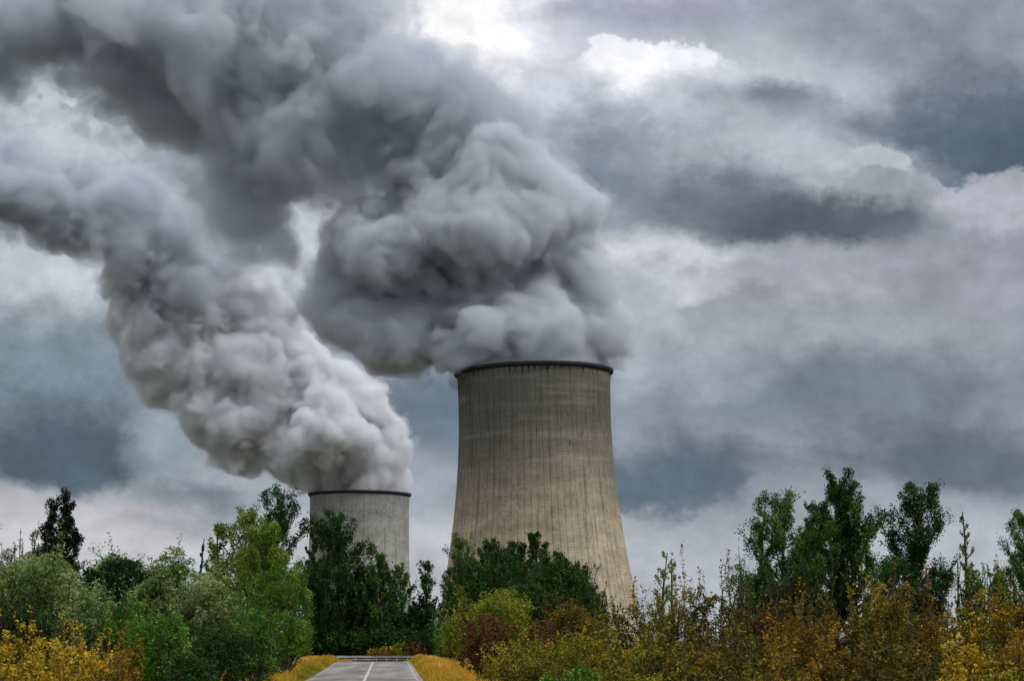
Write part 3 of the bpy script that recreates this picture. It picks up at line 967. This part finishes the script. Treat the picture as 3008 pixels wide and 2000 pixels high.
    ok = C[:, 2] > 0.1; C = C[ok]; bt = bt[ok]
    V, Fc = quad_leaves(C, np.full(len(C), lsize), rng, elong)
    tint = 0.34 * rng.uniform(size=len(C)) + 0.46 * bt + 0.20 * np.clip(rng.normal(0.5, 0.3, len(C)), 0, 1)
    return (TV, TF), (V, Fc, tint)


CAT = {'poplar': 'tree', 'column': 'tree', 'slim': 'tree', 'conic': 'tree', 'round': 'tree', 'shrub': 'shrub'}
seed_ = [100]


def plant(name, style, mat, dx, dtop, D, wpx, label, group, dens=1.0, ls=None, low=0.0, bk=None, cat=None, lean=0.0, spread=None, elong=1.5):
    """dx, dtop: where the top of the plant is seen (overview pixels), D metres away, wpx wide"""
    seed_[0] += 1
    rng = np.random.default_rng(seed_[0])
    top = at(dx, dtop, D)
    zg = float(ground_z(np.array(top.x), np.array(D)))
    H = top.z - zg; W = wpx * K * D / F * (1.04 if style == 'poplar' else 1.0)
    px = D / 1906.0                       # one rendered pixel in metres
    ls = (ls or 1.0) * (max(0.05, 1.4 * px) if style != 'shrub' else max(0.05, 1.75 * px))
    area = H * W * {'poplar': .62, 'column': .6, 'slim': .6, 'conic': .55, 'round': .75, 'shrub': .85}[style]
    nleaf = int(np.clip(area / (ls * ls) * {'poplar': 4.6, 'column': 4.6, 'slim': 4.0, 'conic': 4.6, 'round': 3.8, 'shrub': 3.9}[style] * dens, 600, 80000))
    (TV, TF), (V, Fc, tint) = make_plant(style, H, W, rng, nleaf, ls, spread=spread, low=low, lean=lean, elong=elong)
    root = empty(name, (top.x, D, zg)); tag(root, label, cat or CAT[style], group)
    mesh_obj("trunk" if CAT[style] == 'tree' else "stems", TV, TF, bk or bark, root)
    mesh_obj("crown" if CAT[style] == 'tree' else "foliage", V, Fc, LM[mat], root, face_attr={'tint': tint})
    root.rotation_euler[2] = 0
    return root


GL = "trees and bushes left of the road"; GR = "trees and bushes right of the road"; GC = "dark trees behind the guard rail"
# ---- far and middle distance, left
plant("poplar_tree", 'column', 'blackpoplar', 108, 1182, 204, 66, "lower shoulder of very dark poplar left of the tall black one", GL, 2.2)
plant("poplar_tree", 'column', 'blackpoplar', 142, 1115, 200, 96, "almost black narrow poplar rising highest at far left above the bushes", GL, 2.6)
plant("willow_tree", 'round', 'silver', 30, 1240, 130, 100, "sparse silvery treetop at the left edge of the photo", GL, .55)
plant("willow_tree", 'round', 'silver', 78, 1220, 135, 80, "sparse silvery treetop just left of the narrow black poplar", GL, .6)
plant("broadleaf_tree", 'round', 'bright', 265, 1254, 160, 190, "rounded bright green treetop above the dark pine", GL, 1.1)
plant("pine_tree", 'round', 'pine', 285, 1278, 140, 240, "dark umbrella pine with needle tufts right of the black poplar", GL, 1.6, elong=3.0)
plant("broadleaf_tree", 'round', 'mid', 400, 1254, 170, 150, "olive green treetop between the pine and the yellow green poplar", GL, 1.1)
plant("poplar_sapling", 'slim', 'darkpoplar', 452, 1252, 120, 34, "thin dark sapling tip left of the yellow green poplar", GL, .6)
plant("poplar_tree", 'poplar', 'darkpoplar', 632, 1108, 170, 135, "tall dark feathery poplar standing behind the yellow green poplar", GL, 1.2)
plant("poplar_tree", 'poplar', 'lightpoplar', 548, 1150, 140, 150, "airy yellow green poplar with sky showing through, left of the tall dark one", GL, 1.0)
plant("poplar_tree", 'poplar', 'mid', 505, 1205, 142, 70, "small pale green poplar at the left side of the airy yellow green one", GL, .8)
plant("poplar_tree", 'poplar', 'lightpoplar', 612, 1200, 132, 150, "mottled yellow green poplar in front of the tall dark feathery one", GL, 1.3)
plant("broadleaf_tree", 'round', 'mid', 655, 1290, 118, 150, "broad green tree with yellowing leaves left of the dark poplars by the rail", GL, 1.2)
# ---- dark group in the centre
plant("poplar_tree", 'poplar', 'darkpoplar', 790, 1166, 300, 145, "big dark poplar standing in front of the smaller cooling tower", GC, 1.3)
plant("poplar_tree", 'poplar', 'darkpoplar', 732, 1200, 298, 44, "narrow dark poplar at the left edge of the smaller cooling tower", GC, 1.2)
plant("poplar_tree", 'poplar', 'darkpoplar', 742, 1290, 296, 120, "low dark poplar below the left edge of the smaller cooling tower", GC, 1.5)
plant("poplar_tree", 'poplar', 'poplar', 884, 1270, 300, 85, "mid green poplar just below the right part of the smaller cooling tower", GC, 1.3)
plant("poplar_tree", 'poplar', 'darkpoplar', 832, 1298, 302, 100, "low dark poplar between the big dark one and the mid green one", GC, 1.5)
plant("poplar_tree", 'poplar', 'poplar', 930, 1294, 304, 76, "dark poplar at the right foot of the smaller cooling tower", GC, 1.2)
plant("poplar_tree", 'poplar', 'darkpoplar', 986, 1288, 304, 76, "dark poplar alone against the sky gap between the two cooling towers", GC, .9)
plant("poplar_tree", 'slim', 'darkpoplar', 1022, 1303, 300, 60, "thin see-through poplar right of the sky gap between the towers", GC, .6)
plant("broadleaf_tree", 'round', 'blackpoplar', 780, 1368, 306, 140, "dense black green bushy tree directly left of where the road ends", GC, 1.6, low=0)
plant("broadleaf_tree", 'round', 'darkpoplar', 880, 1375, 305, 120, "dense dark green bushy tree directly above the end of the road", GC, 1.6)
plant("broadleaf_tree", 'round', 'darkpoplar', 960, 1390, 305, 100, "dense dark green bushy tree above the right road edge", GC, 1.4)
plant("bush", 'shrub', 'yellowgreen', 916, 1474, 290, 34, "small yellow green bush behind the rail above the road end", GC, 1, cat='shrub')
plant("bush", 'shrub', 'red', 948, 1472, 291, 60, "reddish brown bush behind the rail above the right road edge", GC, 1, cat='shrub')
plant("bush", 'shrub', 'rust', 875, 1484, 289, 60, "low brown bush behind the rail above the middle of the road", GC, .8, cat='shrub')
for x_, y_, l_ in ((715, 1425, "low dark green undergrowth behind the left end of the guard rail"), (772, 1432, "low dark green undergrowth left of the vanishing road"),
                   (828, 1430, "low dark green undergrowth behind the rail at the left road edge"), (884, 1430, "low dark green undergrowth behind the brown bush at the rail"),
                   (940, 1432, "low dark green undergrowth behind the reddish brown bush at the rail"), (994, 1430, "low dark green undergrowth below the lone dark poplar")):
    plant("undergrowth_bush", 'shrub', 'darkpoplar', x_, y_, 295, 96, l_, GC, 1.8, cat='shrub')
# ---- centre right, in front of the large tower
plant("poplar_tree", 'poplar', 'poplar', 1062, 1226, 230, 90, "slender light green poplar at the left foot of the large cooling tower", GR, 1.1)
for x_, y_, w_, d_, m_, l_ in ((1110, 1238, 90, 240, 'darkpoplar', "dark poplar left of centre in front of the large cooling tower"),
                               (1165, 1246, 100, 238, 'darkpoplar', "dark green poplar before the middle of the large cooling tower, left of the peak"),
                               (1212, 1246, 80, 244, 'darkpoplar', "dark poplar with pointed shoots just left of the highest one before the large tower"),
                               (1258, 1224, 84, 236, 'darkpoplar', "highest pointed dark poplar before the large cooling tower"),
                               (1308, 1270, 90, 234, 'darkpoplar', "dark poplar on the right shoulder of the group before the large tower"),
                               (1345, 1298, 70, 228, 'darkpoplar', "lower dark poplar near the right end of the group before the large tower"),
                               (1372, 1345, 60, 222, 'poplar', "lowest green poplar at the right end of the group before the large tower")):
    plant("poplar_tree", 'poplar', m_, x_, y_, d_, w_, l_, GR, 1.5)
for x_, y_, w_, d_, l_ in ((1100, 1262, 110, 226, "rounded dark green crown at the left in front of the large cooling tower"),
                           (1180, 1268, 130, 224, "broad rounded green crown before the middle of the large cooling tower"),
                           (1262, 1262, 120, 222, "rounded green crown under the highest pointed poplar"),
                           (1325, 1292, 110, 220, "rounded green crown at the right shoulder before the large tower"),
                           (1362, 1345, 70, 216, "small rounded green crown at the right end before the large tower")):
    plant("broadleaf_tree", 'round', 'midpoplar', x_, y_, d_, w_, l_, GR, 1.4)
plant("broadleaf_tree", 'round', 'darkpoplar', 1210, 1330, 215, 200, "wide dark green tree mass under the poplars before the large tower", GR, 1.5)
plant("broadleaf_tree", 'round', 'yellowgreen', 1152, 1343, 140, 170, "round yellow green tree before the dark poplars at the large tower", GR, 1.3)
plant("bush", 'shrub', 'yellowgreen', 1052, 1380, 170, 80, "bright yellow bush at the right end of the guard rail", GR, 1.1, cat='shrub')
plant("bush", 'shrub', 'mid', 1030, 1415, 185, 66, "pale green bush behind the right end of the guard rail", GR, 1.0, cat='shrub')
plant("bush", 'shrub', 'red', 1122, 1402, 118, 120, "dark red leaved bush below the round yellow green tree", GR, 1.3, cat='shrub')
plant("bush", 'shrub', 'red', 1230, 1410, 116, 90, "reddish bush between the yellow green tree and the brown tree", GR, 1.1, cat='shrub')
plant("broadleaf_tree", 'round', 'brownolive', 1315, 1372, 125, 150, "brown olive rounded tree under the right end of the dark poplars", GR, 1.4)

# ---- right side bushes near the verge
for x_, y_, w_, d_, m_, l_ in ((1180, 1455, 150, 92, 'yellowolive', "olive yellow bush at the edge of the right verge below the dark red bush"),
                               (1270, 1452, 150, 84, 'yellowolive', "wide olive yellow bush right of the verge, below the brown tree"),
                               (1360, 1420, 150, 76, 'yellowolive', "yellow olive bush below the right foot of the large tower"),
                               (1220, 1500, 160, 78, 'brownolive', "low brown olive bush at the bottom edge right of the verge"),
                               (1425, 1500, 150, 58, 'yellowolive', "low yellow green bush at the bottom edge under the large tower's right foot"),
                               ):
    plant("bush", 'shrub', m_, x_, y_, d_, w_, l_, GR, 1.2, cat='shrub')
plant("bush", 'round', 'bright', 1338, 1522, 52, 110, "vivid green leafy bush at the bottom edge right of the road", GR, 1.0, ls=1.6, cat='shrub')
plant("bush", 'round', 'bright', 1265, 1540, 56, 60, "small vivid green plant at the bottom edge nearest the right verge", GR, .9, ls=1.5, cat='shrub')
plant("bush", 'shrub', 'bright', 1130, 1545, 92, 60, "low green weeds in the golden grass of the right verge", GR, .5, cat='shrub')
# ---- back row, right
plant("birch_tree", 'slim', 'olive', 1512, 1268, 110, 66, "sparse pale birch with thin twigs right of the large tower", GR, .45, bk=bark)
plant("birch_tree", 'slim', 'olive', 1540, 1290, 108, 46, "second thin sparse birch top just right of the first", GR, .4, bk=bark)
plant("poplar_tree", 'poplar', 'poplar', 1800, 1126, 160, 175, "poplar with open crown at the left of the tall right-hand group", GR, 1.35)
plant("poplar_tree", 'slim', 'poplar', 1742, 1172, 158, 70, "small open poplar at the far left of the tall right-hand group", GR, 1.0)
plant("poplar_tree", 'poplar', 'darkpoplar', 1862, 1150, 162, 90, "dark narrow poplar between the open one and the tallest one", GR, 1.5)
plant("poplar_tree", 'poplar', 'darkpoplar', 1912, 1076, 165, 140, "tallest poplar on the right with pointed top", GR, 1.5)
plant("poplar_tree", 'poplar', 'poplar', 1968, 1106, 166, 150, "spreading poplar leaning against the right side of the tallest one", GR, 1.25)
plant("poplar_tree", 'poplar', 'darkpoplar', 2088, 1106, 170, 165, "separate dark triangular poplar right of the tallest group", GR, 1.4)
plant("poplar_tree", 'slim', 'poplar', 2210, 1184, 150, 46, "thin leaning half bare poplar right of the triangular one", GR, .35, lean=.10)
plant("poplar_tree", 'poplar', 'poplar', 2350, 1172, 150, 140, "poplar cut off by the right edge of the photo", GR, 1.2)
plant("broadleaf_tree", 'round', 'poplar', 1700, 1272, 130, 90, "low side branch of small leaves left of the tall right-hand group", GR, .5)
for x_, y_, w_, l_ in ((1755, 1290, 110, "rounded dark green tree at the left foot of the tall right-hand poplars"),
                       (1850, 1280, 130, "rounded dark green tree under the tallest poplars"),
                       (2070, 1275, 120, "bushy green tree at the foot of the triangular poplar"),
                       (2150, 1290, 70, "pointed green tree between the triangular poplar and the leaning one"),
                       (2238, 1288, 70, "rounded green tree right of the leaning poplar"),
                       (2300, 1285, 70, "green tree left of the poplar at the right edge")):
    plant("broadleaf_tree", 'round', 'mid' if x_ > 2200 else 'darkpoplar', x_, y_, 135, w_, l_, GR, 1.2)
# ---- tall autumn hedge, right
HEDGE = [
    (1398, 1378, 66, 110, 'yellowolive', "thin olive shrub with a tall loose tip before the right foot of the large tower"),
    (1455, 1352, 62, 130, 'brownolive', "brown olive shrub where the large tower's right edge meets the hedge"),
    (1515, 1325, 60, 120, 'yellowolive', "yellow olive hedge shrub below the sparse birch"),
    (1575, 1312, 58, 120, 'brownolive', "brown olive hedge shrub with upright twigs right of the sparse birch"),
    (1630, 1296, 56, 110, 'brownolive', "hedge shrub with a long bare tip between birch and tall poplars"),
    (1690, 1335, 55, 130, 'brownolive', "brown hedge shrub left of the tall right-hand poplars"),
    (1755, 1345, 54, 130, 'red', "reddish hedge shrub at the left foot of the tall poplars"),
    (1815, 1325, 53, 120, 'rust', "rusty hedge shrub below the open crowned poplar"),
    (1880, 1345, 52, 140, 'rust', "rust orange hedge shrub below the tallest poplar"),
    (1950, 1330, 52, 130, 'rust', "orange brown hedge shrub right below the tallest poplar"),
    (2015, 1310, 52, 120, 'yellowolive', "yellow tipped hedge shrub between the tallest and the triangular poplar"),
    (2080, 1312, 51, 140, 'rust', "golden brown hedge shrub under the triangular poplar"),
    (2150, 1330, 50, 130, 'rust', "brown hedge shrub right of the triangular poplar"),
    (2215, 1345, 49, 120, 'brownolive', "hedge shrub at the foot of the leaning poplar"),
    (2270, 1320, 48, 120, 'yellowolive', "yellow hedge shrub with bare tips near the right edge"),
    (2335, 1312, 48, 130, 'rust', "tall rusty hedge shrub at the right edge of the photo"),
    (1460, 1440, 48, 140, 'yellowolive', "yellow olive shrub in the lower hedge under the large tower's right edge"),
    (1550, 1420, 46, 150, 'brownolive', "brown olive shrub in the lower hedge under the birch"),
    (1640, 1425, 45, 150, 'brownolive', "dark brown olive shrub in the lower hedge under the sky gap"),
    (1740, 1420, 44, 160, 'brownolive', "olive shrub in the lower hedge left of the rust orange ones"),
    (1840, 1425, 43, 160, 'rust', "rust shrub in the lower hedge under the open crowned poplar"),
    (1940, 1420, 43, 160, 'rust', "rust and gold shrub in the lower hedge under the tallest poplar"),
    (2045, 1425, 42, 160, 'brownolive', "dark brown shrub in the lower hedge under the triangular poplar"),
    (2145, 1420, 42, 150, 'rust', "brown gold shrub in the lower hedge right of the dark brown one"),
    (2235, 1415, 41, 150, 'yellow', "yellow shrub in the lower hedge near the right corner"),
    (2335, 1400, 41, 160, 'rust', "orange shrub in the lower hedge at the bottom right corner"),
    (1500, 1510, 40, 150, 'yellowolive', "front row shrub at the bottom edge under the birch, yellow green"),
    (1620, 1500, 38, 160, 'brownolive', "front row olive brown shrub at the bottom edge, right of the yellow green one"),
    (1740, 1505, 38, 160, 'brownolive', "front row dark olive shrub at the bottom edge left of the middle of the hedge"),
    (1860, 1500, 37, 160, 'rust', "front row rust shrub at the bottom edge under the tallest poplars"),
    (1980, 1505, 37, 160, 'brownolive', "front row dark shrub at the bottom edge right of the rust one"),
    (2100, 1500, 36, 160, 'brownolive', "front row brown olive shrub at the bottom edge under the triangular poplar"),
    (2210, 1490, 36, 150, 'yellow', "front row yellow shrub at the bottom edge near the right corner"),
    (2320, 1490, 36, 150, 'yellowolive', "front row yellow olive shrub in the bottom right corner"),
]
for x_, y_, d_, w_, m_, l_ in HEDGE:
    plant("hedge_shrub", 'shrub', m_, x_, y_, d_, w_, l_, "autumn shrubs of the hedge right of the road", 1.15 if y_ > 1400 else .95, cat='shrub')
# ---- left side, near
plant("willow_tree", 'round', 'olive', 85, 1252, 88, 280, "large grey green willow at the left edge below the black poplar", GL, 1.3, elong=2.6)
plant("willow_tree", 'round', 'olive', 190, 1345, 82, 120, "small grey green willow right of the large one", GL, 1.2, elong=2.6)
plant("willow_tree", 'round', 'olive', 360, 1298, 84, 150, "grey green willow below the pine with fluffy pale crown", GL, 1.3, elong=2.6)
plant("willow_tree", 'round', 'olive', 482, 1302, 78, 180, "grey green willow with dark trunk visible, left of the yellow green poplar", GL, 1.2, elong=2.6)
plant("willow_tree", 'round', 'olive', 232, 1362, 70, 120, "pale green willow bush above the yellow bushes", GL, 1.1, elong=2.6)
plant("broadleaf_tree", 'round', 'bright', 300, 1370, 60, 130, "bright green tree with light shoots above the yellow bushes' right end", GL, 1.2, ls=1.2)
plant("broadleaf_tree", 'round', 'bright', 372, 1395, 56, 170, "vivid green tree reaching the bottom edge right of the yellow bushes", GL, 1.3, ls=1.2)
plant("broadleaf_tree", 'round', 'bright', 585, 1385, 72, 130, "bright green tree left of the road behind the dark bush", GL, 1.2, ls=1.1)
plant("broadleaf_tree", 'round', 'mid', 545, 1340, 80, 100, "green tree between the willow with dark trunk and the yellow green poplar", GL, 1.1)
plant("broadleaf_tree", 'round', 'darkpoplar', 505, 1420, 68, 150, "shaded dark green tree under the willow with dark trunk", GL, 1.5)
plant("broadleaf_tree", 'round', 'darkpoplar', 590, 1450, 80, 130, "dark bush overhanging the left verge of golden grass", GL, 1.5)
plant("broadleaf_tree", 'round', 'mid', 660, 1400, 110, 120, "green yellow mottled bush above the left end of the guard rail", GL, 1.4)
plant("broadleaf_tree", 'round', 'darkpoplar', 60, 1370, 62, 160, "dark green undergrowth behind the yellow bushes at the left edge", GL, 1.3)
plant("broadleaf_tree", 'round', 'darkpoplar', 440, 1480, 52, 130, "dark bush at the bottom edge right of the vivid green tree", GL, 1.4)
for x_, y_, w_, d_, m_, l_ in ((30, 1408, 120, 46, 'yellow', "yellow bush with bare tips at the left edge"),
                               (110, 1425, 130, 45, 'yellow', "golden bush second from the left edge"),
                               (195, 1432, 120, 46, 'yellow', "golden orange bush with tall tips, third from the left edge"),
                               (275, 1448, 110, 48, 'rust', "orange brown bush beside the vivid green tree"),
                               (20, 1490, 140, 38, 'yellow', "front yellow bush in the bottom left corner"),
                               (140, 1485, 140, 38, 'yellow', "front golden bush at the bottom edge, second from the left"),
                               (255, 1500, 130, 39, 'rust', "front brown orange bush at the bottom edge before the vivid green tree")):
    plant("autumn_bush", 'shrub', m_, x_, y_, d_, w_, l_, "yellow autumn bushes at the lower left", 1.15, cat='shrub')

# ------------------------------------------------------------------ dry grass of the verges
def grass(name, xr, yr, n, cols, lab, seed, hs=(0.25, 0.6)):
    rng = np.random.default_rng(seed)
    y_ = rng.uniform(yr[0], yr[1], n); off = rng.uniform(xr[0], xr[1], n)
    patch = perlin(np.stack([off / 1.5, y_ / 6.0, np.zeros(n)], 1), seed) * 1.3
    x_ = road_x(np.minimum(y_, 400)) + off
    h_ = rng.uniform(hs[0] * 0.6, hs[1] * 1.15, n) * (1.0 + 0.6 * patch) * np.clip((np.abs(off) - HALF) / 0.9, 0.25, 1)
    w_ = rng.uniform(0.012, 0.03, n) * (y_ / 110)
    z_ = ground_z(x_, y_)
    az = rng.uniform(0, math.pi, n)
    dx_, dy_ = np.cos(az) * w_, np.sin(az) * w_
    lx, ly = rng.normal(0, .12, n) * h_ * 2, rng.normal(0, .12, n) * h_ * 2
    P0 = np.stack([x_ - dx_, y_ - dy_, z_], 1); P1 = np.stack([x_ + dx_, y_ + dy_, z_], 1)
    P2 = np.stack([x_ + dx_ * .4 + lx, y_ + dy_ * .4 + ly, z_ + h_], 1); P3 = np.stack([x_ - dx_ * .4 + lx, y_ - dy_ * .4 + ly, z_ + h_], 1)
    V = np.stack([P0, P1, P2, P3], 1).reshape(-1, 3)
    tint = np.clip(0.55 + patch * 1.1 + rng.normal(0, .3, n), 0, 1)
    near = np.clip(1.3 - (np.abs(off) - HALF) / 1.6, 0, 1)
    tint = np.clip(tint - near * rng.uniform(0, .7, n), 0, 1)
    o = mesh_obj(name, V, np.arange(4 * n).reshape(-1, 4), cols, face_attr={'tint': tint})
    tag(o, lab, 'grass', kind='stuff')
    return o


gmat = leaf_mat("dry_golden_grass", [(110, 132, 38), (184, 150, 44), (220, 164, 50), (232, 196, 108)], tl=0.35, nscale=0.35)
grass("dry_grass", (-11, -HALF - .1), (84, 215), 90000, gmat, "golden dry grass on the verge left of the road", 5)
grass("dry_grass", (HALF + .1, 13), (84, 215), 110000, gmat, "golden dry grass on the verge right of the road", 6)
grass("dry_grass", (-14, 18), (222, 277), 60000, gmat, "brown grass strip in front of the guard rail", 7, (0.15, 0.35))
